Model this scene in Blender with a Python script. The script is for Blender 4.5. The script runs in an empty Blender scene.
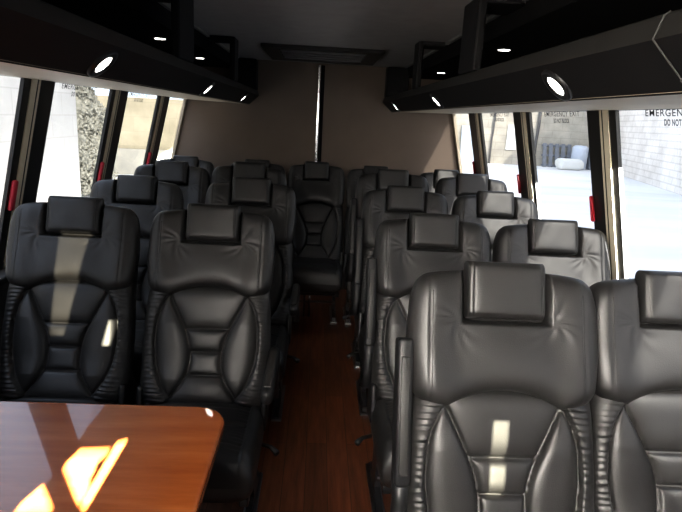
import bpy, bmesh, math, random
import numpy as np
from mathutils import Vector, Matrix

random.seed(4)
scene = bpy.context.scene
COL = scene.collection
R = math.radians

# ------------------------------------------------------------------ materials
def nodes_of(name):
    m = bpy.data.materials.new(name); m.use_nodes = True
    nt = m.node_tree
    b = nt.nodes.get('Principled BSDF')
    return m, nt, b

def noise(nt, scale, detail=3.0, rough=0.55, src='Object', stretch=None):
    tc = nt.nodes.new('ShaderNodeTexCoord')
    n = nt.nodes.new('ShaderNodeTexNoise')
    n.inputs['Scale'].default_value = scale
    n.inputs['Detail'].default_value = detail
    n.inputs['Roughness'].default_value = rough
    if stretch:
        mp = nt.nodes.new('ShaderNodeMapping'); mp.inputs['Scale'].default_value = stretch
        nt.links.new(tc.outputs[src], mp.inputs['Vector']); nt.links.new(mp.outputs[0], n.inputs['Vector'])
    else:
        nt.links.new(tc.outputs[src], n.inputs['Vector'])
    return n

def ramp(nt, fac, stops):
    r = nt.nodes.new('ShaderNodeValToRGB')
    e = r.color_ramp.elements
    while len(e) < len(stops): e.new(0.5)
    for k, (p, c) in enumerate(stops):
        e[k].position = p; e[k].color = (*c, 1)
    nt.links.new(fac, r.inputs['Fac'])
    return r

def bump(nt, b, height, strength, dist=0.002):
    n = nt.nodes.new('ShaderNodeBump')
    n.inputs['Strength'].default_value = strength; n.inputs['Distance'].default_value = dist
    nt.links.new(height, n.inputs['Height']); nt.links.new(n.outputs[0], b.inputs['Normal'])

def basic(name, c1, c2=None, rough=0.6, metal=0.0, scale=12, bstr=0.0, bscale=200, spec=0.5, bdist=0.002, stretch=None):
    m, nt, b = nodes_of(name)
    b.inputs['Roughness'].default_value = rough; b.inputs['Metallic'].default_value = metal
    b.inputs['Specular IOR Level'].default_value = spec
    n = noise(nt, scale, stretch=stretch)
    r = ramp(nt, n.outputs['Fac'], [(0.3, c1), (0.7, c2 or tuple(x * 0.8 for x in c1))])
    nt.links.new(r.outputs['Color'], b.inputs['Base Color'])
    if bstr:
        n2 = noise(nt, bscale, 2)
        bump(nt, b, n2.outputs['Fac'], bstr, bdist)
    return m

def leather(name, c1, c2, rough=0.42):
    m, nt, b = nodes_of(name)
    n = noise(nt, 9); r = ramp(nt, n.outputs['Fac'], [(0.3, c1), (0.75, c2)])
    nt.links.new(r.outputs['Color'], b.inputs['Base Color'])
    b.inputs['Specular IOR Level'].default_value = 0.6
    v = nt.nodes.new('ShaderNodeTexVoronoi'); v.inputs['Scale'].default_value = 420
    tc = nt.nodes.new('ShaderNodeTexCoord'); nt.links.new(tc.outputs['Object'], v.inputs['Vector'])
    bump(nt, b, v.outputs['Distance'], 0.25, 0.0006)
    n2 = noise(nt, 25, 2)
    mr = nt.nodes.new('ShaderNodeMapRange')
    mr.inputs['To Min'].default_value = rough - 0.05; mr.inputs['To Max'].default_value = rough + 0.08
    nt.links.new(n2.outputs['Fac'], mr.inputs['Value']); nt.links.new(mr.outputs[0], b.inputs['Roughness'])
    return m

def emission(name, col, strength):
    m, nt, b = nodes_of(name)
    b.inputs['Base Color'].default_value = (*col, 1)
    b.inputs['Emission Color'].default_value = (*col, 1)
    b.inputs['Emission Strength'].default_value = strength
    return m

def wood(name, dark, mid, light, rough, coat, scale, stretch, planks=False):
    m, nt, b = nodes_of(name)
    n = noise(nt, scale, 6, 0.6, stretch=stretch)
    r = ramp(nt, n.outputs['Fac'], [(0.28, dark), (0.5, mid), (0.75, light)])
    src = r.outputs['Color']
    if planks:
        tc = nt.nodes.new('ShaderNodeTexCoord')
        mp = nt.nodes.new('ShaderNodeMapping'); mp.inputs['Rotation'].default_value = (0, 0, R(90))
        nt.links.new(tc.outputs['Object'], mp.inputs['Vector'])
        br = nt.nodes.new('ShaderNodeTexBrick')
        br.inputs['Scale'].default_value = 1.0
        br.inputs['Brick Width'].default_value = 0.9; br.inputs['Row Height'].default_value = 0.09
        br.inputs['Mortar Size'].default_value = 0.0015
        br.inputs['Color1'].default_value = (0.75, 0.75, 0.75, 1); br.inputs['Color2'].default_value = (1.15, 1.1, 1.05, 1)
        br.inputs['Mortar'].default_value = (0.35, 0.35, 0.35, 1)
        nt.links.new(mp.outputs[0], br.inputs['Vector'])
        mx = nt.nodes.new('ShaderNodeMix'); mx.data_type = 'RGBA'; mx.blend_type = 'MULTIPLY'
        mx.inputs['Factor'].default_value = 1
        nt.links.new(src, mx.inputs[6]); nt.links.new(br.outputs['Color'], mx.inputs[7])
        src = mx.outputs[2]
    nt.links.new(src, b.inputs['Base Color'])
    b.inputs['Roughness'].default_value = rough
    b.inputs['Coat Weight'].default_value = coat; b.inputs['Coat Roughness'].default_value = 0.03
    return m

def glass_mat(name, tint, refl=0.06):
    m = bpy.data.materials.new(name); m.use_nodes = True
    nt = m.node_tree; nt.nodes.clear()
    o = nt.nodes.new('ShaderNodeOutputMaterial')
    t = nt.nodes.new('ShaderNodeBsdfTransparent'); t.inputs['Color'].default_value = (*tint, 1)
    g = nt.nodes.new('ShaderNodeBsdfGlossy'); g.inputs['Roughness'].default_value = 0.02
    fr = nt.nodes.new('ShaderNodeLayerWeight'); fr.inputs['Blend'].default_value = 0.08
    mx = nt.nodes.new('ShaderNodeMixShader')
    mu = nt.nodes.new('ShaderNodeMath'); mu.operation = 'MULTIPLY'; mu.inputs[1].default_value = 0.5
    nt.links.new(fr.outputs['Facing'], mu.inputs[0]); nt.links.new(mu.outputs[0], mx.inputs['Fac'])
    nt.links.new(t.outputs[0], mx.inputs[1]); nt.links.new(g.outputs[0], mx.inputs[2])
    nt.links.new(mx.outputs[0], o.inputs['Surface'])
    return m

def masonry(name, c1, c2, mortar, w, h, msize=0.012, stain=None, patch=None):
    """block wall in object space: x along the wall, z up"""
    m, nt, b = nodes_of(name)
    tc = nt.nodes.new('ShaderNodeTexCoord')
    sp = nt.nodes.new('ShaderNodeSeparateXYZ'); nt.links.new(tc.outputs['Object'], sp.inputs[0])
    cb = nt.nodes.new('ShaderNodeCombineXYZ')
    nt.links.new(sp.outputs['X'], cb.inputs['X']); nt.links.new(sp.outputs['Z'], cb.inputs['Y'])
    br = nt.nodes.new('ShaderNodeTexBrick'); br.inputs['Scale'].default_value = 1
    br.inputs['Brick Width'].default_value = w; br.inputs['Row Height'].default_value = h
    br.inputs['Mortar Size'].default_value = msize
    br.inputs['Color1'].default_value = (*c1, 1); br.inputs['Color2'].default_value = (*c2, 1)
    br.inputs['Mortar'].default_value = (*mortar, 1)
    nt.links.new(cb.outputs[0], br.inputs['Vector'])
    src = br.outputs['Color']
    n = noise(nt, 0.7, 5, 0.6)
    r = ramp(nt, n.outputs['Fac'], [(0.35, stain or (0.75, 0.75, 0.75)), (0.6, (1, 1, 1))])
    mx = nt.nodes.new('ShaderNodeMix'); mx.data_type = 'RGBA'; mx.blend_type = 'MULTIPLY'; mx.inputs['Factor'].default_value = 1
    nt.links.new(src, mx.inputs[6]); nt.links.new(r.outputs['Color'], mx.inputs[7])
    src = mx.outputs[2]
    nt.links.new(src, b.inputs['Base Color'])
    b.inputs['Roughness'].default_value = 0.9; b.inputs['Specular IOR Level'].default_value = 0.1
    return m

M = {}
M['leather'] = leather('black_leather', (0.014, 0.0135, 0.0135), (0.021, 0.020, 0.0195), 0.43)
M['leather_shirred'] = leather('black_leather_shirred', (0.012, 0.012, 0.014), (0.020, 0.020, 0.021), 0.44)
M['thread'] = basic('grey_thread', (0.05, 0.05, 0.05), rough=0.8)
M['plastic'] = basic('black_plastic', (0.012, 0.012, 0.013), rough=0.42, bstr=0.1, bscale=400)
M['plastic_pad'] = basic('dark_pad', (0.03, 0.029, 0.028), rough=0.5, bstr=0.15, bscale=300)
M['dark_metal'] = basic('dark_metal', (0.02, 0.02, 0.022), rough=0.35, metal=0.3)
M['steel'] = basic('steel', (0.35, 0.35, 0.36), rough=0.3, metal=1.0)
M['chrome'] = basic('chrome_strip', (0.75, 0.75, 0.74), rough=0.18, metal=1.0)
M['floor'] = wood('floor_wood', (0.075, 0.024, 0.011), (0.145, 0.047, 0.021), (0.22, 0.078, 0.035), 0.35, 0.15, 3.0, (14, 1.2, 1), planks=True)
M['table'] = wood('table_wood', (0.30, 0.066, 0.013), (0.38, 0.095, 0.020), (0.48, 0.14, 0.034), 0.25, 1.0, 3.0, (1.2, 9, 1))
M['ceiling'] = basic('ceiling_fabric', (0.40, 0.385, 0.37), (0.36, 0.345, 0.33), rough=0.95, bstr=0.3, bscale=300, spec=0.1)
M['rear_wall'] = basic('rear_wall_vinyl', (0.17, 0.132, 0.104), (0.155, 0.12, 0.095), rough=0.75, scale=5, bstr=0.2, bscale=250, spec=0.2)
M['side_wall'] = basic('side_wall_vinyl', (0.05, 0.047, 0.045), rough=0.7, bstr=0.2, bscale=250)
M['beige'] = basic('beige_vinyl', (0.48, 0.41, 0.30), (0.45, 0.38, 0.28), rough=0.6, bstr=0.1, bscale=200)
M['rack'] = basic('rack_black_vinyl', (0.009, 0.009, 0.0095), spec=0.2, rough=0.7, bstr=0.25, bscale=350)
M['rack_band'] = basic('rack_lip_vinyl', (0.022, 0.021, 0.019), spec=0.3, rough=0.65, bstr=0.2, bscale=350)
M['rack_inside'] = basic('rack_lining', (0.007, 0.007, 0.007), rough=0.9, spec=0.1)
M['grey_trim'] = basic('grey_trim', (0.20, 0.195, 0.18), rough=0.5)
M['strip'] = basic('pale_post_strip', (0.82, 0.74, 0.57), (0.78, 0.70, 0.53), rough=0.45)
M['seam'] = basic('seam_grey', (0.075, 0.074, 0.07), rough=0.6)
M['frame'] = basic('window_frame_black', (0.014, 0.014, 0.013), rough=0.4)
M['olive'] = basic('window_frame_dark', (0.05, 0.046, 0.036), rough=0.45)
M['red'] = basic('red_plastic', (0.55, 0.03, 0.05), (0.48, 0.02, 0.04), rough=0.4)
M['lamp'] = emission('lamp_lens', (1.0, 0.97, 0.90), 14.0)
M['glass'] = glass_mat('window_glass', (0.97, 0.98, 0.97))
M['streak_filter'] = glass_mat('streak_filter_glass', (0.026, 0.0245, 0.019))  # made-up filters for the front slits, dim the streaks on the seats
M['streak_filter_deep'] = glass_mat('deep_streak_filter_glass', (0.016, 0.0145, 0.011))
M['ink'] = basic('black_ink', (0.02, 0.02, 0.02), rough=0.6)
M['sticker_glow'] = basic('pale_sticker', (0.7, 0.7, 0.66), rough=0.6)
M['vent'] = basic('vent_black', (0.004, 0.004, 0.004), rough=0.6)
M['vent_slat'] = basic('vent_slat_grey', (0.22, 0.22, 0.23), rough=0.35)
M['ground'] = basic('pale_concrete', (0.86, 0.855, 0.84), (0.68, 0.675, 0.665), rough=0.95, scale=0.5, spec=0.1, stretch=(0.25, 1.0, 1.0))
M['block_white'] = masonry('white_block', (0.43, 0.415, 0.39), (0.40, 0.39, 0.37), (0.365, 0.355, 0.335), 0.9, 0.42, 0.012, (0.85, 0.85, 0.85))
M['block_tan'] = masonry('tan_block', (0.40, 0.35, 0.25), (0.37, 0.325, 0.23), (0.35, 0.31, 0.22), 1.2, 0.5, 0.01, (0.72, 0.72, 0.70))
M['block_grey'] = masonry('grey_block', (0.58, 0.53, 0.44), (0.53, 0.485, 0.40), (0.47, 0.43, 0.36), 1.2, 0.45, 0.02, (0.72, 0.73, 0.74))
M['block_pale'] = masonry('pale_block', (0.92, 0.86, 0.79), (0.88, 0.82, 0.75), (0.76, 0.70, 0.63), 1.0, 0.30, 0.03, (0.82, 0.80, 0.78))
M['brick_pink'] = masonry('pink_brick', (0.60, 0.44, 0.41), (0.56, 0.46, 0.44), (0.62, 0.58, 0.56), 0.30, 0.11, 0.012, (0.85, 0.85, 0.85))
M['base_grey'] = basic('grey_render', (0.26, 0.25, 0.22), (0.36, 0.34, 0.28), rough=0.9, scale=1.5, spec=0.1)
M['rust_pipe'] = basic('weathered_pipe', (0.12, 0.115, 0.11), rough=0.7)
M['white_paint'] = basic('white_panel', (0.80, 0.79, 0.74), (0.76, 0.75, 0.70), rough=0.7, scale=2)
M['blue_grey'] = basic('blue_grey_panel', (0.36, 0.42, 0.48), (0.48, 0.53, 0.58), rough=0.6, scale=1.5)
M['tank_white'] = basic('white_tank', (0.62, 0.66, 0.72), (0.55, 0.59, 0.66), rough=0.5, scale=2)
M['pallet'] = basic('grey_pallet', (0.17, 0.18, 0.20), (0.24, 0.25, 0.27), rough=0.85, scale=5)
M['foliage'] = basic('dusty_leaves', (0.26, 0.25, 0.20), (0.36, 0.345, 0.285), rough=0.9, scale=6, spec=0.1)
M['bark'] = basic('bark', (0.10, 0.08, 0.06), rough=0.95, scale=6)

# ------------------------------------------------------------------ helpers
def mesh_obj(name, verts, faces, mat, parent=None, smooth=False):
    me = bpy.data.meshes.new(name)
    me.from_pydata([tuple(map(float, v)) for v in verts], [], [tuple(int(i) for i in f) for f in faces])
    bm = bmesh.new(); bm.from_mesh(me)
    bmesh.ops.remove_doubles(bm, verts=bm.verts, dist=1e-6)
    bmesh.ops.dissolve_degenerate(bm, edges=bm.edges, dist=1e-7)
    bmesh.ops.recalc_face_normals(bm, faces=bm.faces)
    bm.to_mesh(me); bm.free()
    me.materials.append(mat)
    if smooth: me.polygons.foreach_set('use_smooth', [True] * len(me.polygons))
    o = bpy.data.objects.new(name, me); COL.objects.link(o)
    if parent: o.parent = parent
    return o

def bm_obj(name, bm, mat, parent=None, smooth=False):
    bmesh.ops.recalc_face_normals(bm, faces=bm.faces)
    me = bpy.data.meshes.new(name); bm.to_mesh(me); bm.free()
    me.materials.append(mat)
    if smooth: me.polygons.foreach_set('use_smooth', [True] * len(me.polygons))
    o = bpy.data.objects.new(name, me); COL.objects.link(o)
    if parent: o.parent = parent
    return o

def empty(name, loc, label=None, cat=None, group=None, kind=None):
    o = bpy.data.objects.new(name, None); COL.objects.link(o)
    o.location = loc; o.empty_display_size = 0.1
    tag(o, label, cat, group, kind)
    return o

def tag(o, label=None, cat=None, group=None, kind=None):
    if label: o['label'] = label
    if cat: o['category'] = cat
    if group: o['group'] = group
    if kind: o['kind'] = kind
    return o

def add_box(bm, c, s, bev=0.0, mat3=None, seg=2):
    r = bmesh.ops.create_cube(bm, size=1.0)
    vs = r['verts']
    for v in vs: v.co = Vector((v.co.x * s[0], v.co.y * s[1], v.co.z * s[2]))
    if bev > 0:
        es = list({e for v in vs for e in v.link_edges})
        res = bmesh.ops.bevel(bm, geom=es, offset=bev, segments=seg, affect='EDGES', profile=0.5)
        vs = list({v for f in res['faces'] for v in f.verts} | {v for v in vs if v.is_valid})
    for v in vs:
        if mat3 is not None: v.co = mat3 @ v.co
        v.co += Vector(c)
    return vs

def add_tube(bm, pts, rad, seg=10, cap=True):
    pts = [Vector(p) for p in pts]; rings = []
    prev = None
    for i, p in enumerate(pts):
        t = (pts[min(i + 1, len(pts) - 1)] - pts[max(i - 1, 0)]).normalized()
        if prev is None:
            a = t.orthogonal().normalized()
        else:
            a = (prev - t * prev.dot(t)).normalized()
        prev = a; b = t.cross(a)
        r = rad[i] if isinstance(rad, (list, tuple)) else rad
        rings.append([bm.verts.new(p + (a * math.cos(2 * math.pi * k / seg) + b * math.sin(2 * math.pi * k / seg)) * r) for k in range(seg)])
    for i in range(len(rings) - 1):
        for k in range(seg):
            bm.faces.new((rings[i][k], rings[i][(k + 1) % seg], rings[i + 1][(k + 1) % seg], rings[i + 1][k]))
    if cap:
        bm.faces.new(rings[0][::-1]); bm.faces.new(rings[-1])

def add_prism(bm, profile, axis_pts):
    """sweep closed 2-D profile (x,z) between y values"""
    rings = [[bm.verts.new((x, y, z)) for x, z in profile] for y in axis_pts]
    n = len(profile)
    for i in range(len(rings) - 1):
        for k in range(n):
            bm.faces.new((rings[i][k], rings[i][(k + 1) % n], rings[i + 1][(k + 1) % n], rings[i + 1][k]))
    bm.faces.new(rings[0][::-1]); bm.faces.new(rings[-1])

def quad(bm, pts):
    return bm.faces.new([bm.verts.new(p) for p in pts])

# ------------------------------------------------------------------ seat geometry
TH = R(19.0)
ST, CT = math.sin(TH), math.cos(TH)
S_BASE = 0.66           # distance from the hinge line up to the reference line of the backrest
Z_HINGE = 1.05 - S_BASE * CT

def back_xyz(u, s, n):
    """backrest space (u across, s along from reference, n towards the sitter) -> seat space"""
    q = s + S_BASE
    return (u, q * ST - n * CT, Z_HINGE + q * CT + n * ST)

def sm(x, a, b):
    t = np.clip((x - a) / (b - a), 0, 1); return t * t * (3 - 2 * t)

def closed_pillow(name, Nu, Nv, fu, mat, parent):
    """fu(t, v) -> (front xyz arrays, back xyz arrays); boundaries coincide"""
    t = np.sin(np.linspace(-1, 1, Nu) * math.pi / 2 * 0.999999) * 0.55 + np.linspace(-1, 1, Nu) * 0.45
    v = np.sin(np.linspace(-1, 1, Nv) * math.pi / 2 * 0.999999) * 0.35 + np.linspace(-1, 1, Nv) * 0.65
    T, V = np.meshgrid(t, v)
    F, B = fu(T, V)
    verts = np.concatenate([np.stack(F, -1).reshape(-1, 3), np.stack(B, -1).reshape(-1, 3)])
    faces = []
    off = Nu * Nv
    for j in range(Nv - 1):
        for i in range(Nu - 1):
            a = j * Nu + i
            faces.append((a, a + 1, a + Nu + 1, a + Nu))
            faces.append((off + a, off + a + Nu, off + a + Nu + 1, off + a + 1))
    return mesh_obj(name, verts, faces, mat, parent, True)

def edge_profile(T, V, pu, pv):
    a = np.clip(1 - np.abs(T) ** pu, 0, 1) ** (1 / 2.2)
    b = np.clip(1 - np.abs(V) ** pv, 0, 1) ** (1 / 2.2)
    return a * b

def wing_fn(T, V):
    # width at this height
    s_mid = -0.13 + V * 0.15
    hw = np.interp(s_mid, [-0.29, -0.25, -0.15, -0.05, 0.0, 0.03], [0.214, 0.227, 0.234, 0.230, 0.222, 0.212])
    # rounded outline corners
    hw = hw * (0.88 + 0.12 * np.clip(1 - np.abs(V) ** 8, 0, 1) ** 0.5)
    U = T * hw
    au = np.abs(U)
    top = 0.036 - 0.014 * (au / 0.2) ** 3
    bot = np.where(au < 0.14, -0.247 - 0.040 * (au / 0.14) ** 2, -0.287 + 0.016 * np.clip((au - 0.14) / 0.085, 0, 1) ** 1.5)
    S = bot + (top - bot) * (V + 1) / 2
    e = edge_profile(T, V, 6, 9)
    # pillow bulge, fuller at the lower half and at the side wings
    n = 0.052 + 0.012 * sm(-V, -0.3, 0.75) + 0.016 * sm(au, 0.10, 0.20)
    # pocket for the head pillow
    pocket = sm(0.110 - au, 0, 0.010) * sm(S, -0.094, -0.083)
    n = n - 0.042 * pocket
    # creases that radiate from the pocket corners
    for sx in (-1, 1):
        dx = (U - sx * 0.118); dy = S + 0.085
        r = np.sqrt(dx * dx + dy * dy) + 1e-6
        ang = np.arctan2(dy, sx * dx)
        m = np.exp(-(r / 0.055) ** 2) * sm(r, 0.004, 0.02) * (1 - pocket)
        n = n + 0.0018 * m * np.sin(ang * 9 + 2.2 * np.sin(ang * 3 + sx) + r * 60)
    # side seam
    n = n - 0.0025 * np.exp(-((au - 0.186) / 0.0035) ** 2)
    n = n + 0.0012 * np.sin(U * 23 + S * 31) * sm(0.2 - au, 0, 0.05)
    front = back_xyz(U, S, 0.028 + (n - 0.020) * e)
    back = back_xyz(U, S, 0.028 - 0.105 * e)
    return front, back

CEN = ([-0.70, -0.645, -0.60, -0.565, -0.525, -0.483, -0.44, -0.40, -0.34, -0.285, -0.24],
       [0.150, 0.118, 0.083, 0.063, 0.056, 0.057, 0.066, 0.083, 0.112, 0.140, 0.155])
BOL = ([-0.70, -0.66, -0.63, -0.59, -0.53, -0.45, -0.38, -0.33, -0.29, -0.26],
       [0.085, 0.108, 0.130, 0.157, 0.177, 0.186, 0.182, 0.170, 0.148, 0.125])

def smooth_interp(x, xs, ys):
    # average of shifted linear interpolations = smoothed polyline
    acc = 0
    for d in (-0.02, -0.01, 0, 0.01, 0.02): acc = acc + np.interp(x + d, xs, ys)
    return acc / 5

def lower_fn(T, V):
    S = -0.455 + V * 0.225
    hw = np.interp(S, [-0.70, -0.62, -0.45, -0.30, -0.2], [0.222, 0.232, 0.233, 0.226, 0.215])
    hw = hw * (0.93 + 0.07 * np.clip(1 - np.abs(V) ** 9, 0, 1) ** 0.5)
    U = T * hw; au = np.abs(U)
    c = smooth_interp(S, *CEN); b = smooth_interp(S, *BOL)
    e = edge_profile(T, V, 7, 14)
    cen = sm(c - au, -0.002, 0.006)
    bol = sm(au - b, -0.002, 0.006) * (1 - cen)
    side = (1 - cen) * (1 - bol)
    # central panel with its cross seams
    cross = [-0.40, -0.483, -0.565]
    bounds = [-0.70] + cross[::-1] + [-0.25]
    puff = np.zeros_like(S)
    for lo, hi in zip(bounds[:-1], bounds[1:]):
        x = (S - lo) / (hi - lo)
        inside = (x > 0) & (x < 1)
        puff = np.where(inside, np.clip(1 - np.abs(2 * x - 1) ** 3.2, 0, 1) ** 0.6, puff)
    xc = np.clip(au / np.maximum(c, 1e-3), 0, 1)
    ncen = 0.030 + 0.014 * puff * np.clip(1 - xc ** 4, 0, 1) ** 0.6
    # side lens
    w = np.maximum(b - c, 1e-3); xs = np.clip((au - c) / w, 0, 1)
    nside = 0.032 + 0.020 * np.clip(1 - np.abs(2 * xs - 1) ** 3, 0, 1) ** 0.7 * np.clip(w / 0.09, 0.15, 1)
    # gathered bolster
    wb = np.maximum(hw - b, 1e-3); xb = np.clip((au - b) / wb, 0, 1)
    ph = S * 2 * math.pi / 0.0165 + 1.3 * np.sin(S * 61) + 0.9 * np.sin(U * 40) + xb * 1.6
    nbol = 0.042 + 0.016 * np.clip(1 - np.abs(2 * xb - 0.9) ** 2.5, 0, 1) \
        + 0.0017 * (np.sin(ph) + 0.6 * np.sin(ph * 1.73 + 1 + 2 * np.sin(S * 43))) * sm(1 - xb, 0.0, 0.35) * np.exp(-xb * 0.4)
    n = ncen * cen + nside * side + nbol * bol
    # grooves
    n = n - 0.012 * np.exp(-((au - c) / 0.0045) ** 2) * sm(-S, 0.26, 0.30)
    n = n - 0.007 * np.exp(-((au - b) / 0.0035) ** 2) * sm(au - c, 0.0, 0.012)
    for cs in cross:
        n = n - 0.009 * np.exp(-((S - cs) / 0.0035) ** 2) * cen
    n = n + 0.02 * sm(-S, 0.50, 0.66)
    return back_xyz(U, S, 0.016 + (n - 0.010) * e), back_xyz(U, S, 0.016 - 0.11 * e)

def headrest_fn(T, V):
    U = T * 0.098; S = -0.012 + V * 0.068
    U = U * (0.965 + 0.035 * np.clip(1 - np.abs(V) ** 8, 0, 1) ** 0.5)
    S = S + 0.0 * U
    e = edge_profile(T, V, 9, 9)
    n = 0.034 - 0.003 * np.exp(-((np.abs(U) - 0.086) / 0.003) ** 2) - 0.002 * np.exp(-((np.abs(S + 0.012) - 0.060) / 0.003) ** 2)
    n = n + 0.0008 * np.sin(U * 50) * np.sin(S * 40)
    return back_xyz(U, S, 0.036 + n * e), back_xyz(U, S, 0.036 - 0.036 * e)

def cushion_fn(T, V):
    # top of the cushion: y runs from the front edge to the backrest
    Y = -0.165 + V * 0.225
    hw = 0.226 * (0.95 + 0.05 * np.clip(1 - np.abs(V) ** 8, 0, 1) ** 0.5)
    U = T * hw; au = np.abs(U)
    e = edge_profile(T, V, 8, 8)
    xin = sm(0.178 - au, -0.003, 0.006)
    h = 0.090 + 0.010 * xin * np.clip(1 - (au / 0.178) ** 4, 0, 1) + 0.014 * (1 - xin)
    h = h + 0.010 * sm(-Y, 0.20, 0.36)
    ph = Y * 2 * math.pi / 0.02 + 1.2 * np.sin(Y * 55)
    h = h + 0.0022 * np.sin(ph) * np.exp(-((au - 0.158) / 0.017) ** 2)
    h = h - 0.008 * np.exp(-((au - 0.178) / 0.0035) ** 2)
    for cy in (-0.30, -0.19, -0.08):
        h = h - 0.007 * np.exp(-((Y - cy) / 0.004) ** 2) * xin
    zc = 0.350
    return (U, Y, zc + h * e), (U, Y, zc - 0.085 * e)

def build_seat():
    root = empty('bus_seat', (0, 0, 0))
    closed_pillow('lower_back', 121, 141, lower_fn, M['leather'], root)
    w = closed_pillow('upper_back', 97, 97, wing_fn, M['leather'], root)
    for sx in (-1, 1):
        bm = bmesh.new(); pts = []
        for k in range(15):
            V = -0.72 + 1.44 * k / 14
            s_mid = -0.13 + V * 0.15
            hw = float(np.interp(s_mid, [-0.29, -0.25, -0.15, -0.05, 0.0, 0.03], [0.214, 0.227, 0.234, 0.230, 0.222, 0.212])) * (0.88 + 0.12 * (1 - abs(V) ** 8) ** 0.5)
            T = 0.1815 * sx / hw
            f, _ = wing_fn(np.array([[T]]), np.array([[V]]))
            pts.append((float(f[0][0, 0]), float(f[1][0, 0]) - 0.0002, float(f[2][0, 0])))
        add_tube(bm, pts, 0.0011, 5)
        bm_obj('stitching', bm, M['thread'], w, True)
    h = closed_pillow('headrest', 61, 49, headrest_fn, M['leather'], root)
    for sx in (-1, 1):
        bm = bmesh.new()
        add_tube(bm, [back_xyz(sx * 0.0835, -0.012 + 0.054 * q, 0.0692) for q in (-1, -0.5, 0, 0.5, 1)], 0.0008, 5)
        bm_obj('stitching', bm, M['thread'], h, True)
    # moulded shell behind the upholstery
    bm = bmesh.new()
    rot = Matrix.Rotation(-TH, 3, 'X')
    c = back_xyz(0, -0.35, -0.062)
    add_box(bm, c, (0.41, 0.085, 0.60), 0.03, rot, 4)
    bm_obj('back_shell', bm, M['plastic'], root, True)
    closed_pillow('seat_cushion', 81, 81, cushion_fn, M['leather'], root)
    for sx in (-1, 1):
        bm = bmesh.new()
        add_box(bm, (sx * 0.221, 0.0, 0.41), (0.022, 0.13, 0.15), 0.010, Matrix.Rotation(R(-12), 3, 'X'), 3)
        bm_obj('hinge_cover', bm, M['plastic'], root, True)
    # frame below the cushion
    for y in (-0.30, 0.02):
        bm = bmesh.new(); add_tube(bm, [(-0.205, y, 0.258), (0.205, y, 0.258)], 0.014, 10)
        bm_obj('cross_tube', bm, M['dark_metal'], root, True)
    for sx in (-1, 1):
        bm = bmesh.new(); add_box(bm, (sx * 0.19, -0.14, 0.262), (0.03, 0.40, 0.03), 0.005)
        bm_obj('side_rail', bm, M['dark_metal'], root)
    bm = bmesh.new(); add_tube(bm, [(-0.19, -0.10, 0.13), (0.19, -0.10, 0.13)], 0.009, 8)
    bm_obj('cross_tube', bm, M['steel'], root, True)
    for dx in (-0.055, -0.015):
        bm = bmesh.new(); add_tube(bm, [(dx, -0.12, 0.25), (dx, -0.12, 0.02)], 0.008, 8)
        bm_obj('strut', bm, M['steel'], root, True)
    for sx in (-1, 1):
        bm = bmesh.new()
        prof = [(-0.13, 0.245), (0.10, 0.245), (0.07, 0.20), (0.055, 0.06), (0.15, 0.035), (0.15, 0.012), (-0.17, 0.012), (-0.17, 0.035), (-0.05, 0.06), (-0.065, 0.20)]
        x0, x1 = sx * 0.18 - 0.012, sx * 0.18 + 0.012
        A = [bm.verts.new((x0, y, z)) for y, z in prof]; B = [bm.verts.new((x1, y, z)) for y, z in prof]
        bm.faces.new(A); bm.faces.new(B[::-1])
        for k in range(len(prof)):
            bm.faces.new((A[k], A[(k + 1) % len(prof)], B[(k + 1) % len(prof)], B[k]))
        lg = bm_obj('leg', bm, M['dark_metal'], root)
        bm = bmesh.new()
        add_box(bm, (sx * 0.18, -0.01, 0.006), (0.05, 0.36, 0.012), 0.003)
        bm_obj('foot_plate', bm, M['steel'], lg)
    return root

def armrest_raised(parent, side):
    bm = bmesh.new()
    rot = Matrix.Rotation(-TH, 3, 'X')
    c = back_xyz(side * 0.242, -0.298, 0.035)
    add_box(bm, c, (0.037, 0.060, 0.335), 0.009, rot, 3)
    a = bm_obj('armrest', bm, M['plastic'], parent, True)
    bm = bmesh.new()
    c = back_xyz(side * 0.242, -0.305, 0.066)
    add_box(bm, c, (0.022, 0.010, 0.265), 0.003, rot, 2)
    bm_obj('armrest_pad', bm, M['plastic_pad'], a, True)
    bm = bmesh.new()
    pts = [back_xyz(side * 0.242, -0.44, 0.03), back_xyz(side * 0.242, -0.50, 0.03), back_xyz(side * 0.242, -0.56, 0.018), back_xyz(side * 0.244, -0.62, 0.0)]
    add_tube(bm, pts, [0.022, 0.020, 0.022, 0.030], 12)
    bm_obj('armrest_bracket', bm, M['plastic'], a, True)

def armrest_lowered(parent, side):
    bm = bmesh.new()
    add_box(bm, (side * 0.249, -0.105, 0.592), (0.040, 0.34, 0.052), 0.019, Matrix.Rotation(R(2), 3, 'X'), 4)
    a = bm_obj('armrest', bm, M['plastic'], parent, True)
    bm = bmesh.new()
    add_box(bm, (side * 0.249, -0.115, 0.617), (0.026, 0.26, 0.008), 0.003, Matrix.Rotation(R(2), 3, 'X'), 2)
    bm_obj('armrest_pad', bm, M['plastic_pad'], a, True)
    bm = bmesh.new()
    add_tube(bm, [(side * 0.247, 0.045, 0.585), (side * 0.246, 0.05, 0.52), (side * 0.244, 0.03, 0.43)], [0.024, 0.022, 0.028], 12)
    bm_obj('armrest_bracket', bm, M['plastic'], a, True)

def lever(parent, side):
    bm = bmesh.new()
    add_tube(bm, [(side * 0.205, -0.03, 0.275), (side * 0.25, -0.04, 0.268), (side * 0.275, -0.07, 0.262)], [0.008, 0.008, 0.012], 8)
    bm_obj('recline_lever', bm, M['plastic'], parent, True)

def copy_tree(o, parent=None):
    c = o.copy(); COL.objects.link(c)
    if parent: c.parent = parent
    for ch in list(o.children): copy_tree(ch, c)
    return c

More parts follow.
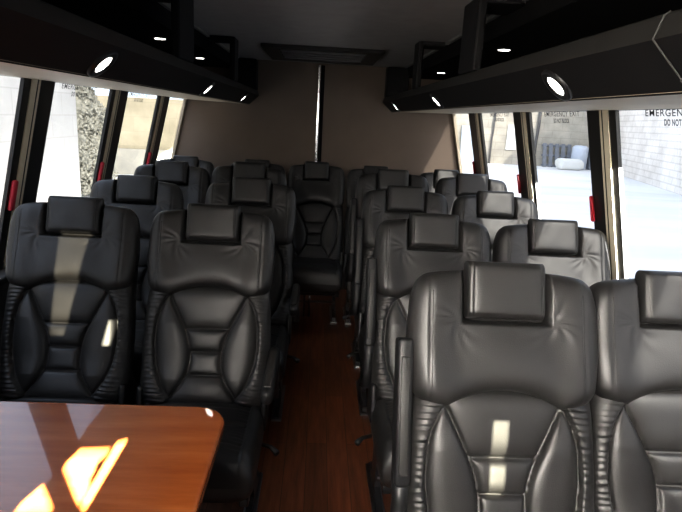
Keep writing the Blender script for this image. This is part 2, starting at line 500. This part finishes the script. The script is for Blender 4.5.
plain = build_seat()
raised = copy_tree(plain); armrest_raised(raised, -1); lever(raised, -1)
lowered = copy_tree(plain); armrest_lowered(lowered, 1); lever(lowered, 1)

SEATS = [  # kind, x, y of the backrest reference line, height factor, label
 ('raised', 0.455, 1.300, 1.00, 'nearest right aisle seat, black leather, sunlit streak on its ribbed backrest, armrest folded up'),
 ('plain', 0.918, 1.362, 0.982, 'nearest black leather seat at the right edge, cut off by the frame beside the window'),
 ('raised', 0.455, 2.140, 0.977, 'black leather aisle seat directly behind the nearest right aisle seat'),
 ('plain', 0.922, 2.140, 0.976, 'black leather window seat on the right with its shoulder against the nearest right window post'),
 ('raised', 0.459, 2.910, 0.990, 'black leather aisle seat, third from the front on the right of the aisle'),
 ('plain', 0.932, 2.910, 0.986, 'black leather right window seat, its shoulder below the middle right window post'),
 ('raised', 0.459, 3.450, 1.022, 'black leather right aisle seat, fourth from the front, just ahead of the rear bench row'),
 ('plain', 0.948, 3.450, 1.020, 'small black leather right window seat, ahead of the rear row, below the rearmost right post'),
 ('plain', -0.864, 2.060, 0.990, 'black leather window seat behind the table, two slanting sunlight streaks on it'),
 ('lowered', -0.372, 2.060, 0.986, 'black leather aisle seat behind the rounded corner of the wooden table, armrest lowered'),
 ('plain', -0.887, 2.830, 0.987, 'black leather left window seat directly behind the sun-streaked one'),
 ('lowered', -0.326, 2.830, 1.002, 'black leather left aisle seat directly behind the one at the table corner'),
 ('plain', -0.864, 3.410, 1.012, 'black leather left window seat in the third row, beneath the rearmost left post'),
 ('lowered', -0.408, 3.410, 1.026, 'black leather left aisle seat in the third row, mostly hidden behind the second row'),
 ('plain', -0.010, 4.180, 0.992, 'black leather seat alone at the end of the aisle below the chrome strip'),
 ('plain', 0.424, 4.160, 0.985, 'rear row black leather seat just right of the one ending the aisle'),
 ('plain', 0.946, 4.150, 0.985, 'rear row black leather seat in the far right corner against the window'),
 ('plain', -0.444, 4.160, 0.988, 'rear row black leather seat just left of the one ending the aisle'),
 ('plain', -0.955, 4.150, 0.990, 'rear row black leather seat in the far left corner against the window'),
]
protos = {'plain': plain, 'raised': raised, 'lowered': lowered}
used = set()
for kind, x, yref, zs, lab in SEATS:
    o = protos[kind] if kind not in used else None
    if o is None: o = copy_tree(protos[kind])
    used.add(kind)
    o.location = (x, yref - S_BASE * ST, 0)
    o.scale = (0.975 if yref < 4 else 0.915, 1, zs)
    tag(o, lab, 'seat', 'black leather bus seats')

# ------------------------------------------------------------------ bus shell
YF, YB = -0.9, 4.6
ZC = 1.835
SILL, WTOP = 0.78, 1.51
def wx(z): return 1.07 - 0.233 * (z - 1.5)       # half width of the leaning side wall
def wall_pt(side, y, z, inset=0.0): return (side * (wx(z) - inset), y, z)

bm = bmesh.new(); add_box(bm, (0, (YF + YB) / 2, -0.02), (2.50, YB - YF, 0.04))
tag(bm_obj('floor', bm, M['floor']), kind='structure')
bm = bmesh.new(); add_box(bm, (0, (YF + YB) / 2, ZC + 0.02), (2.2, YB - YF, 0.04))
tag(bm_obj('ceiling', bm, M['ceiling']), kind='structure')

# rear wall (trapezoid, two panels)
bm = bmesh.new()
pr = [(-1.24, 0), (1.24, 0), (1.24, 0.78), (wx(1.5), 1.5), (0.99, ZC), (-0.99, ZC), (-wx(1.5), 1.5), (-1.24, 0.78)]
add_prism(bm, pr, (YB, YB + 0.04))
tag(bm_obj('wall_rear', bm, M['rear_wall']), kind='structure')
bm = bmesh.new()
add_box(bm, (-0.022, YB - 0.008, 1.31), (0.020, 0.016, 1.02), 0.004)
tag(bm_obj('trim_1', bm, M['chrome']), kind='structure')
bm = bmesh.new()
add_box(bm, (0.006, YB - 0.004, 1.31), (0.030, 0.010, 1.02), 0.003)
tag(bm_obj('trim_2', bm, M['rack_inside']), kind='structure')

def side_wall(side, name, windows):
    """wall with openings: windows = list of (y0, y1)"""
    bm = bmesh.new()
    quad(bm, [(side * 1.238, YF, 0), (side * 1.238, YB, 0), (side * 1.238, YB, SILL), (side * 1.238, YF, SILL)])
    quad(bm, [wall_pt(side, YF, WTOP), wall_pt(side, YB, WTOP), (side * 0.985, YB, ZC), (side * 0.985, YF, ZC)])
    ys = [YF] + [v for w in windows for v in w] + [YB]
    for k in range(0, len(ys), 2):
        if ys[k + 1] - ys[k] > 1e-4:
            quad(bm, [wall_pt(side, ys[k], SILL), wall_pt(side, ys[k + 1], SILL), wall_pt(side, ys[k + 1], WTOP), wall_pt(side, ys[k], WTOP)])
    o = bm_obj(name, bm, M['side_wall'])
    tag(o, kind='structure')
    bm = bmesh.new()
    add_box(bm, (side * 1.19, (YF + YB) / 2, SILL - 0.01), (0.07, YB - YF, 0.03), 0.006)
    tag(bm_obj('trim_3' if side < 0 else 'trim_4', bm, M['side_wall']), kind='structure')

def slab(bm, side, y0, y1, z0, z1, inset0, inset1):
    """block lying on the leaning wall plane, standing inwards from inset0 to inset1"""
    vs = []
    for ins in (inset0, inset1):
        for (y, z) in ((y0, z0), (y1, z0), (y1, z1), (y0, z1)):
            vs.append(bm.verts.new(wall_pt(side, y, z, ins)))
    f = [(0, 1, 2, 3), (7, 6, 5, 4), (0, 4, 5, 1), (1, 5, 6, 2), (2, 6, 7, 3), (3, 7, 4, 0)]
    for q in f: bm.faces.new([vs[i] for i in q])

def text_mesh(body, size, bold):
    cu = bpy.data.curves.new('lettering', 'FONT'); cu.body = body; cu.size = size
    cu.align_x = 'CENTER'; cu.align_y = 'CENTER'; cu.offset = bold; cu.space_character = 1.15
    t = bpy.data.objects.new('lettering', cu); COL.objects.link(t)
    dg = bpy.context.evaluated_depsgraph_get()
    me = bpy.data.meshes.new_from_object(t.evaluated_get(dg))
    bpy.data.objects.remove(t); bpy.data.curves.remove(cu)
    return me

T1 = text_mesh('EMERGENCY EXIT', 0.031, 0.0002)
T2 = text_mesh('DO NOT BLOCK', 0.027, 0.0007)
for me in (T1, T2): me.materials.append(M['ink'])
w1 = max(v.co.x for v in T1.vertices) - min(v.co.x for v in T1.vertices)
w2 = max(v.co.x for v in T2.vertices) - min(v.co.x for v in T2.vertices)
for me, w, tgt in ((T1, w1, 0.37), (T2, w2, 0.165)):
    for v in me.vertices: v.co.x *= tgt / w

WIN = 0
TRIM = 4
def post_strip(side, y0, y1):
    """coloured strips between two window frames"""
    global TRIM
    TRIM += 1
    bm = bmesh.new(); slab(bm, side, y0, y1, SILL, WTOP, 0.0, 0.014)
    tag(bm_obj('trim_%d' % TRIM, bm, M['strip']), kind='structure')
    bm = bmesh.new(); slab(bm, side, y0 + 0.040, y0 + 0.046, SILL, WTOP, 0.0, 0.0155)
    TRIM += 1
    tag(bm_obj('trim_%d' % TRIM, bm, M['frame']), kind='structure')

# posts: (near edge, far edge) in y
LP = [(-0.47, -0.25), (0.40, 0.62), (1.26, 1.50), (2.13, 2.365), (3.00, 3.24), (3.85, 4.11)]
RP = [(-0.56, -0.34), (0.31, 0.53), (1.17, 1.39), (2.045, 2.265), (2.905, 3.145), (3.81, 4.10)]
for side, posts, nm, rear in ((-1, LP, 'wall_left', 4.575), (1, RP, 'wall_right', 4.56)):
    # each post = end frame of the near window, strip, start frame of the far window
    edges = []
    wins = []
    prev = None
    for k, (a, b) in enumerate(posts):
        s0, s1 = a + 0.05, a + 0.115          # strip
        if prev is not None:
            wins.append((prev, s0))
        prev = s1
        post_strip(side, s0, s1)
    wins.append((prev, rear))
    side_wall(side, nm, wins)
    for k, (a, b) in enumerate(wins):
        last = (k == len(wins) - 1)
        ty = None
        if k >= 2 and not last:
            ty = {(-1, 2): None, (-1, 3): 2.63, (-1, 4): 3.47, (1, 2): 1.68, (1, 3): 2.535, (1, 4): 3.42}.get((side, k))
        # frame widths differ: near post edge is slim, far one deep
        WIN += 1
        root = empty('window_%d' % WIN, wall_pt(side, a, SILL), kind='structure')
        inv = Matrix.Translation(-Vector(root.location))
        def fin(o):
            o.parent = root; o.matrix_parent_inverse = inv; return o
        far_w = 0.05
        near_w = (posts[k][1] - (posts[k][0] + 0.115)) if k < len(posts) else 0.1
        bm = bmesh.new()
        slab(bm, side, a, a + near_w, SILL, WTOP, -0.004, 0.012)
        if not last: slab(bm, side, b - far_w, b, SILL, WTOP, -0.004, 0.010)
        slab(bm, side, a, b, SILL, SILL + 0.03, -0.004, 0.012)
        slab(bm, side, a, b, WTOP - 0.002, WTOP + 0.012, -0.004, 0.010)
        fin(bm_obj('window_frame', bm, M['frame']))
        bm = bmesh.new()
        e1 = b - (0.0 if last else 0.03)
        quad(bm, [wall_pt(side, a + 0.03, SILL + 0.02), wall_pt(side, e1, SILL + 0.02), wall_pt(side, e1, WTOP), wall_pt(side, a + 0.03, WTOP)])
        fin(bm_obj('pane', bm, M['glass']))
        if last:
            bm = bmesh.new(); slab(bm, side, b - 0.012, b + 0.02, SILL, WTOP, 0.0, 0.02)
            fin(bm_obj('window_seal', bm, M['beige']))
        if not last:
            bm = bmesh.new()
            tilt = Matrix.Rotation(side * -math.atan(0.233), 3, 'Y')
            hy = b - 0.03 if side < 0 else a + near_w - 0.005 + 0.0
            # lever on the frame bar
            if side < 0: hy = b - 0.025
            add_box(bm, wall_pt(side, hy, 1.08, 0.02), (0.018, 0.028, 0.120), 0.008, tilt, 3)
            if side < 0: fin(bm_obj('release_handle', bm, M['red'], None, True))
            else: bm.free()
        if side > 0 and k >= 3:
            bm = bmesh.new()
            tilt = Matrix.Rotation(side * -math.atan(0.233), 3, 'Y')
            add_box(bm, wall_pt(side, a + near_w - 0.008, 1.12, 0.02), (0.016, 0.018, 0.11), 0.007, tilt, 3)
            fin(bm_obj('release_handle', bm, M['red'], None, True))
        if ty is not None:
            ax_x = Vector((0, -side, 0)); ax_y = Vector((-side * 0.233, 0, 1)).normalized(); ax_z = ax_x.cross(ax_y)
            rot = Matrix((ax_x, ax_y, ax_z)).transposed().to_4x4()
            for me, z in ((T1, WTOP - 0.013), (T2, WTOP - 0.042)):
                o = bpy.data.objects.new('sticker_lettering', me); COL.objects.link(o)
                o.matrix_world = Matrix.Translation(Vector(wall_pt(side, ty, z, 0.004))) @ rot
                o.parent = root; o.matrix_parent_inverse = inv

# front end behind the camera: added bulkhead, its slits shaped to cast sun streaks
STREAK_SRC = Vector((0.9, -9.0, 3.3))  # position of the added spot behind the streaks
def to_front(p):
    p = Vector(p); d = STREAK_SRC - p
    t = (YF - p.y) / d.y
    return p + d * t
holes = []
def hole(world_pts): holes.append([to_front(p) for p in world_pts])
# gap falling on the nearest right seat, two on the left window seat, three on the table top
hole([(0.428, 1.199, 0.757), (0.464, 1.199, 0.757), (0.452, 1.142, 0.592), (0.418, 1.142, 0.592)])
hole([(-0.905, 1.994, 0.985), (-0.800, 1.994, 0.985), (-0.865, 1.872, 0.640), (-0.915, 1.872, 0.640)])
hole([(-0.712, 1.897, 0.694), (-0.684, 1.897, 0.694), (-0.704, 1.866, 0.612), (-0.731, 1.866, 0.612)])
hole([(-0.500, 1.042, 0.7), (-0.491, 1.096, 0.7), (-0.431, 1.102, 0.7), (-0.429, 1.087, 0.7), (-0.440, 1.056, 0.7), (-0.432, 1.027, 0.7), (-0.432, 0.997, 0.7), (-0.422, 0.973, 0.7), (-0.423, 0.929, 0.7) ])
hole([(-0.423, 1.126, 0.7), (-0.404, 1.139, 0.7), (-0.404, 0.913, 0.7), (-0.419, 0.928, 0.7) ])
hole([(-0.527, 0.902, 0.7), (-0.527, 0.921, 0.7), (-0.514, 0.973, 0.7), (-0.461, 0.903, 0.7) ])
bm = bmesh.new()
loops = [[Vector((x, YF, z)) for x, z in pr]] + holes
for lp in loops:
    vs = [bm.verts.new(p) for p in lp]
    for k in range(len(vs)): bm.edges.new((vs[k], vs[(k + 1) % len(vs)]))
bmesh.ops.triangle_fill(bm, edges=bm.edges[:], use_beauty=True, use_dissolve=False)
tag(bm_obj('wall_front_mask', bm, M['rack_band']), kind='structure')
for k, hp in enumerate(holes[:3]):
    bm = bmesh.new(); bm.faces.new([bm.verts.new(q + Vector((0, 0.0, 0))) for q in hp])
    tag(bm_obj('window_%d' % (90 + k), bm, M['streak_filter_deep'] if k == 1 else M['streak_filter']), kind='structure')  # added panes over the seat slits, only to dim those streaks

# ------------------------------------------------------------------ luggage racks
def rack(side, label, light_y, inner_y, posts):
    root = empty('luggage_rack', (side * 0.6, YF, 1.49), label, 'luggage rack', 'overhead luggage racks')
    inv = Matrix.Translation(-Vector(root.location))
    def fin(o, p=None):
        o.parent = p or root
        if p is None: o.matrix_parent_inverse = inv
        return o
    y0, y1 = YF + 0.02, YB - 0.02
    X = lambda x: side * x
    # under panel
    bm = bmesh.new()
    add_prism(bm, [(X(0.560), 1.497), (X(1.060), 1.509), (X(1.060), 1.521), (X(0.560), 1.509)], (y0, y1))
    fin(bm_obj('under_panel', bm, M['beige']))
    # fascia: sloping face, ridge
    bm = bmesh.new()
    add_prism(bm, [(X(0.564), 1.494), (X(0.486), 1.566), (X(0.500), 1.575), (X(0.575), 1.504)], (y0, y1))
    fin(bm_obj('fascia', bm, M['rack']))
    bm = bmesh.new()
    add_prism(bm, [(X(0.486), 1.566), (X(0.497), 1.600), (X(0.506), 1.606), (X(0.515), 1.602), (X(0.502), 1.572)], (y0, y1))
    fin(bm_obj('lip', bm, M['rack_band']))
    for nm, pp in (('rack_floor', [(0.505, 1.572), (1.02, 1.572), (1.02, 1.582), (0.505, 1.582)]),
                   ('rack_back', [(1.015, 1.58), (0.975, 1.775), (0.965, 1.775), (1.005, 1.58)]),
                   ('rack_roof', [(0.66, 1.760), (0.97, 1.760), (0.97, 1.772), (0.66, 1.772)]),
                   ('rack_cove', [(0.655, 1.760), (0.640, 1.826), (0.650, 1.828), (0.665, 1.768)])):
        bm = bmesh.new(); add_prism(bm, [(X(x), z) for x, z in pp], (y0, y1))
        fin(bm_obj(nm, bm, M['rack_inside']))
    bm = bmesh.new()
    add_prism(bm, [(X(0.625), 1.822), (X(0.645), 1.822), (X(0.645), 1.834), (X(0.625), 1.834)], (y0, y1))
    fin(bm_obj('ceiling_trim', bm, M['grey_trim']))
    # rear end box against the back wall
    bm = bmesh.new()
    add_box(bm, (X(0.58), YB - 0.09, 1.715), (0.17, 0.13, 0.222), 0.01)
    fin(bm_obj('end_box', bm, M['rack']))
    # seam of the joint in the fascia
    for ys in ((0.86,) if side > 0 else ()):
        bm = bmesh.new()
        add_tube(bm, [(X(0.503), ys, 1.606), (X(0.4945), ys, 1.600), (X(0.4835), ys, 1.566), (X(0.520), ys, 1.530), (X(0.564), ys, 1.487)], 0.0016, 6)
        fin(bm_obj('fascia_seam', bm, M['seam']))
    # hangers
    for (a, b) in posts:
        bm = bmesh.new()
        add_box(bm, (X(0.502), (a + b) / 2, 1.718), (0.030, b - a, 0.232), 0.008)
        hg = fin(bm_obj('hanger', bm, M['rack']))
        bm = bmesh.new()
        add_box(bm, (X(0.570), (a + b) / 2, 1.822), (0.14, b - a, 0.024), 0.005)
        fin(bm_obj('hanger_bracket', bm, M['rack']))
    # reading lamps in the sloping face
    nrm = Vector((X(-0.078), 0, -0.080)).normalized()      # outwards from the face
    for y in light_y:
        c = Vector((X(0.526), y, 1.527)) 
        q = nrm.to_track_quat('Z', 'Y').to_matrix()
        def ring(r0, r1, h0, h1, nm, mat, par, seg=28):
            bm = bmesh.new()
            A = []; 
            prof = [(r1, h0), (r1, h1), ((r0 + r1) / 2, h1 + 0.002), (r0, h1), (r0, h0)]
            rows = [[bm.verts.new(c + q @ Vector((r * math.cos(2 * math.pi * k / seg), r * math.sin(2 * math.pi * k / seg), h))) for k in range(seg)] for r, h in prof]
            for i in range(len(rows) - 1):
                for k in range(seg):
                    bm.faces.new((rows[i][k], rows[i][(k + 1) % seg], rows[i + 1][(k + 1) % seg], rows[i + 1][k]))
            o = bm_obj(nm, bm, mat, None, True); o.parent = par if par else root
            o.matrix_parent_inverse = inv
            return o
        bez = ring(0.026, 0.044, -0.003, 0.006, 'reading_light', M['plastic'], None)
        bm = bmesh.new()
        vs = [bm.verts.new(c + q @ Vector((0.029 * math.cos(2 * math.pi * k / 28), 0.029 * math.sin(2 * math.pi * k / 28), 0.004))) for k in range(28)]
        bm.faces.new(vs)
        l = bm_obj('lens', bm, M['lamp']); l.parent = bez
    for y in inner_y:
        bm = bmesh.new()
        c = Vector((X(0.80), y, 1.7585))
        vs = [bm.verts.new(c + Vector((0.026 * math.cos(2 * math.pi * k / 24), 0.026 * math.sin(2 * math.pi * k / 24), 0))) for k in range(24)]
        bm.faces.new(vs)
        fin(bm_obj('rack_lamp', bm, M['lamp']))
    return root

rack(-1, 'black overhead luggage rack along the left windows with reading lights', [1.43, 2.71, 3.94], [1.96, 2.95, 3.89], [(2.04, 2.27), (3.30, 3.44)])
rack(1, 'black overhead luggage rack along the right windows with reading lights', [1.29, 2.62, 4.04], [2.60, 3.94], [(1.90, 2.10), (3.03, 3.16)])

# ------------------------------------------------------------------ ceiling vent
v = empty('ceiling_vent', (0.0, 3.93, ZC), 'black rectangular ceiling vent with pale slats at the rear', 'vent')
bm = bmesh.new()
for (cx, cy, sx, sy) in ((0, -0.36, 0.74, 0.10), (0, 0.36, 0.74, 0.10), (-0.32, 0, 0.10, 0.62), (0.32, 0, 0.10, 0.62)):
    add_box(bm, (cx, cy, -0.010), (sx, sy, 0.020), 0.004)
bm_obj('vent_frame', bm, M['vent'], v)
bm = bmesh.new(); add_box(bm, (0, 0, -0.003), (0.56, 0.64, 0.004))
bm_obj('vent_recess', bm, M['vent'], v)
for k, cy in enumerate((-0.22, -0.08, 0.06, 0.20)):
    bm = bmesh.new(); add_box(bm, (0, cy, -0.012), (0.53, 0.045, 0.008), 0.003, Matrix.Rotation(R(25), 3, 'X'))
    bm_obj('slat', bm, M['vent_slat'], v)

# ------------------------------------------------------------------ table
t = empty('wooden_table', (-0.65, 0.98, 0), 'glossy reddish wooden table with rounded corner in the left foreground', 'table')
def round_rect(x0, x1, y0, y1, r_tr, seg=10):
    pts = [(x0, y0)]
    # right near corner
    for k in range(seg + 1):
        a = -math.pi / 2 + (math.pi / 2) * k / seg
        pts.append((x1 - r_tr + r_tr * math.cos(a), y0 + r_tr + r_tr * math.sin(a)))
    for k in range(seg + 1):
        a = (math.pi / 2) * k / seg
        pts.append((x1 - r_tr + r_tr * math.cos(a), y1 - r_tr + r_tr * math.sin(a)))
    pts.append((x0, y1))
    return pts
bm = bmesh.new()
pts = round_rect(-0.53, 0.448, -0.43, 0.326, 0.075)
vs = [bm.verts.new((x, y, 0.668)) for x, y in pts]
f = bm.faces.new(vs)
ex = bmesh.ops.extrude_face_region(bm, geom=[f])
for e in ex['geom']:
    if isinstance(e, bmesh.types.BMVert): e.co.z = 0.70
es = [e for e in bm.edges if abs(e.verts[0].co.z - e.verts[1].co.z) < 1e-6]
bmesh.ops.bevel(bm, geom=es, offset=0.009, segments=4, affect='EDGES', profile=0.5)
bm_obj('tabletop', bm, M['table'], t)
bm = bmesh.new()
add_tube(bm, [(-0.05, -0.05, 0.02), (-0.05, -0.05, 0.668)], 0.04, 20)
bm_obj('leg', bm, M['dark_metal'], t, True)
bm = bmesh.new()
add_box(bm, (-0.05, -0.05, 0.012), (0.40, 0.40, 0.024), 0.008)
bm_obj('foot', bm, M['dark_metal'], t)
bm = bmesh.new()
add_box(bm, (-0.545, -0.05, 0.655), (0.025, 0.74, 0.05), 0.004)
bm_obj('wall_bracket', bm, M['dark_metal'], t)

# ------------------------------------------------------------------ outside
GZ = -0.90
bm = bmesh.new(); quad(bm, [(-45, -25, GZ), (60, -25, GZ), (60, 70, GZ), (-45, 70, GZ)])
tag(bm_obj('ground', bm, M['ground']), kind='structure')

def outer_wall(name, a, b, z0, z1, mat, thick=0.3):
    a = Vector((*a, 0)); b = Vector((*b, 0)); L = (b - a).length
    bm = bmesh.new(); add_box(bm, (L / 2, thick / 2, (z1 + z0) / 2 - GZ), (L, thick, z1 - z0))
    o = bm_obj(name, bm, mat)
    o.location = (a.x, a.y, GZ); o.rotation_euler = (0, 0, math.atan2(b.y - a.y, b.x - a.x))
    return tag(o, kind='structure')

outer_wall('wall_outside_left', (-5.0, -12.0), (-5.0, 12.05), GZ, 4.5, M['block_white'])
outer_wall('wall_beyond_left', (-16.0, 19.2), (1.5, 21.0), GZ, 1.74, M['block_tan'])
outer_wall('trim_40', (-16.0, 19.12), (1.5, 20.92), GZ, 0.0, M['base_grey'], 0.1)
outer_wall('wall_outside_rear', (1.0, 36.0), (20.0, 36.0), GZ, 7.0, M['block_grey'])
outer_wall('wall_outside_right', (18.4, 36.1), (7.5, -6.0), GZ, 8.0, M['block_pale'])
outer_wall('trim_41', (14.6, 20.9), (10.6, 5.7), GZ, 1.0, M['brick_pink'], 0.2)

# yard things against the rear outside wall
def on_rear(x): # y of that wall face at x
    return 36.0
RA = 0.0

bm = bmesh.new(); add_box(bm, (0, 0, 0.78), (0.66, 0.08, 1.56), 0.02)
o = bm_obj('white_board', bm, M['white_paint']); tag(o, 'tall white board fixed to the far yard wall, seen between two right window posts', 'board')
bm2 = bmesh.new(); add_box(bm2, (0, 0, 1.15), (0.95, 0.08, 2.3), 0.02)
o2 = bm_obj('leaning_board', bm2, M['blue_grey']); tag(o2, 'pale blue-grey board leaning on the yard wall, seen through the rearmost right window', 'board')
YARD = {'white_board': o, 'blue_board': o2}

def pallet(label):
    r = empty('wooden_pallet', (0, 0, GZ), label, 'pallet')
    bm = bmesh.new()
    for k in range(5): add_box(bm, (-0.8 + 0.4 * k, 0, 0.75), (0.24, 0.05, 1.5), 0.01)
    bm_obj('slats', bm, M['pallet'], r)
    for z in (0.12, 0.75, 1.38):
        bm = bmesh.new(); add_box(bm, (0, 0.09, z), (1.9, 0.12, 0.12), 0.01)
        bm_obj('stringer', bm, M['pallet'], r)
    return r
YARD['pallet'] = pallet('grey slatted pallet standing upright against the far yard wall')
bm = bmesh.new()
r_ = 0.48; rows = []
prof = [(0.40, 0.0), (0.48, 0.05), (0.48, 1.25), (0.44, 1.36), (0.30, 1.44), (0.0, 1.46)]
for pr_, z in prof:
    rows.append([bm.verts.new((max(pr_, 0.001) * math.cos(2 * math.pi * k / 24), max(pr_, 0.001) * math.sin(2 * math.pi * k / 24), z)) for k in range(24)])
for i in range(len(rows) - 1):
    for k in range(24): bm.faces.new((rows[i][k], rows[i][(k + 1) % 24], rows[i + 1][(k + 1) % 24], rows[i + 1][k]))
bm.faces.new(rows[0][::-1])
o = bm_obj('storage_tank', bm, M['tank_white'], None, True); tag(o, 'white upright storage tank beside the pallet in the yard', 'tank')
YARD['tank'] = o
bm = bmesh.new()
add_box(bm, (0, 0, 0.33), (1.5, 0.9, 0.66), 0.22, None, 4)
for v_ in bm.verts:
    v_.co.x += 0.06 * math.sin(v_.co.z * 9 + v_.co.y * 5); v_.co.z += 0.05 * math.sin(v_.co.x * 6) * (v_.co.z > 0.1); v_.co.z = max(0, v_.co.z)
o = bm_obj('wrapped_bundle', bm, M['white_paint'], None, True); tag(o, 'cream wrapped bundle lying on the ground before the pallet', 'bundle')
YARD['bundle'] = o
bm = bmesh.new()
add_box(bm, (0, 0, 0.68), (0.55, 0.7, 1.36), 0.05, None, 2)
for k in range(4): add_box(bm, (0, -0.36, 0.25 + 0.3 * k), (0.5, 0.04, 0.05), 0.01)
o = bm_obj('dark_crate', bm, M['pallet']); tag(o, 'dark slatted crate right of the white tank in the yard', 'crate')
YARD['crate'] = o
def place(key, x, off, tilt=0, turn=0):
    o = YARD[key]
    o.location = (x, on_rear(x) - off, GZ); o.rotation_euler = (tilt, 0, RA + turn)
place('white_board', 12.2, 0.06)
YARD['white_board'].location.z = 0.02
place('blue_board', 9.4, 0.42, R(-8))
place('pallet', 15.1, 0.62, R(-14))
place('bundle', 15.2, 2.2)
place('tank', 16.2, 1.2)
place('crate', 17.05, 1.2)
for k, (x, lab) in enumerate(((13.75, 'dark downpipe on the far yard wall left of the pallet'), (10.9, 'thin dark pipe on the far yard wall between the two boards'))):
    bm = bmesh.new(); add_tube(bm, [(0, 0, 0), (0, 0, 1.6), (0.04, 0.0, 2.0), (0.14, 0, 6.5)], 0.09 if k == 0 else 0.06, 10)
    o = bm_obj('drain_pipe', bm, M['rust_pipe'], None, True)
    o.location = (x, 36.0 - 0.13, GZ)
    tag(o, lab, 'pipe', 'pipes on the yard wall')

# dusty tree between the two left walls
tr = empty('yard_tree', (-6.35, 15.2, GZ), 'dusty grey-brown tree between the white wall and the tan wall', 'tree')
rng = random.Random(7)
bm = bmesh.new()
for k in range(60):
    a = rng.uniform(0, 2 * math.pi); z = rng.uniform(0.15, 2.8); rr = (0.6 if z < 1.9 else 0.6 - 0.5 * (z - 1.9)) * math.sqrt(rng.random())
    r0 = rng.uniform(0.18, 0.30)
    res = bmesh.ops.create_icosphere(bm, subdivisions=2, radius=r0)
    for v_ in res['verts']: v_.co = v_.co + Vector((rr * math.cos(a), rr * math.sin(a), max(z, r0)))
for k in range(13000):
    a = rng.uniform(0, 2 * math.pi); z = rng.uniform(0.05, 3.05); rm = (0.98 if z < 1.9 else 0.98 - 0.6 * (z - 1.9)); rr = rm * rng.uniform(0.6, 1) * (1 + 0.12 * math.sin(3 * a + z * 4))
    c = Vector((rr * math.cos(a), rr * math.sin(a), z)); s_ = rng.uniform(0.025, 0.06)
    d1 = Vector((rng.gauss(0, 0.6), rng.gauss(0, 0.6), rng.gauss(0, 1))).normalized()
    out = Vector((math.cos(a), math.sin(a), 0.5)).normalized()
    d2 = d1.cross(out).normalized()
    quad(bm, [c - d1 * s_, c + d2 * s_ * 0.6, c + d1 * s_, c - d2 * s_ * 0.6])
fo = bm_obj('foliage', bm, M['foliage'], tr); fo['kind'] = 'stuff'
bm = bmesh.new(); add_tube(bm, [(0, 0, 0), (0.05, 0.02, 1.0), (0.0, 0.0, 2.3)], [0.12, 0.09, 0.04], 10)
bm_obj('trunk', bm, M['bark'], tr, True)

# ------------------------------------------------------------------ light
w = bpy.data.worlds.new('World'); scene.world = w; w.use_nodes = True
nt = w.node_tree
bg = nt.nodes['Background']
sky = nt.nodes.new('ShaderNodeTexSky'); sky.sky_type = 'NISHITA'; sky.sun_disc = False
sky.sun_elevation = R(40); sky.sun_rotation = R(160); sky.dust_density = 2.5
mix = nt.nodes.new('ShaderNodeMix'); mix.data_type = 'RGBA'; mix.inputs['Factor'].default_value = 0.55
nt.links.new(sky.outputs[0], mix.inputs[6]); mix.inputs[7].default_value = (4.5, 5.1, 6.2, 1)
nt.links.new(mix.outputs[2], bg.inputs['Color'])
bg.inputs['Strength'].default_value = 0.45

def light(name, kind, loc, target, energy, **kw):
    l = bpy.data.lights.new(name, kind); l.energy = energy
    for k, v_ in kw.items(): setattr(l, k, v_)
    o = bpy.data.objects.new(name, l); COL.objects.link(o); o.location = loc
    o.rotation_euler = (Vector(target) - Vector(loc)).to_track_quat('-Z', 'Y').to_euler()
    return o
light('sun', 'SUN', (5, -10, 10), (5 - 0.30, -10 + 0.72, 10 - 0.66), 3.4, angle=R(0.6), color=(1.0, 0.95, 0.86))
light('streak_spot', 'SPOT', STREAK_SRC, (-0.05, YF, 1.25), 1100000, spot_size=R(19), spot_blend=0.1, shadow_soft_size=0.02, color=(1.0, 0.985, 0.96))  # added spot outside the bus, stands in for sun through the slits
# added unseen fill light, brightens the nearest right seats
light('cabin_fill', 'AREA', (-0.35, -0.40, 1.48), (0.72, 1.25, 0.80), 20, spread=R(78), shape='RECTANGLE', size=0.7, size_y=0.4, color=(1.0, 0.93, 0.84))
for side in (-1, 1):
    o = light('window_portal', 'AREA', (side * 1.25, 1.8, 1.2), (0, 1.8, 1.2), 1.0, shape='RECTANGLE', size=5.4, size_y=0.8)
    o.data.cycles.is_portal = True

# ------------------------------------------------------------------ camera
p, yw, rl = R(13.836), R(2.794), R(3.097)
fw = Vector((math.sin(yw) * math.cos(p), math.cos(yw) * math.cos(p), -math.sin(p)))
rt = Vector((math.cos(yw), -math.sin(yw), 0)); up = rt.cross(fw)
rt2 = rt * math.cos(rl) + up * math.sin(rl); up2 = up * math.cos(rl) - rt * math.sin(rl)
cam = bpy.data.cameras.new('camera'); cam.sensor_width = 36; cam.lens = 560 / 682 * 36; cam.clip_start = 0.02; cam.clip_end = 300
co = bpy.data.objects.new('camera', cam); COL.objects.link(co)
mt = Matrix((rt2, up2, -fw)).transposed().to_4x4(); mt.translation = (0, 0, 1.43)
co.matrix_world = mt
scene.camera = co

scene.view_settings.view_transform = 'Standard'
scene.view_settings.look = 'None'
scene.view_settings.exposure = 0.0
scene.view_settings.gamma = 0.92
scene.cycles.use_denoising = True
scene.cycles.max_bounces = 10
scene.cycles.transparent_max_bounces = 12
scene.cycles.sample_clamp_indirect = 6
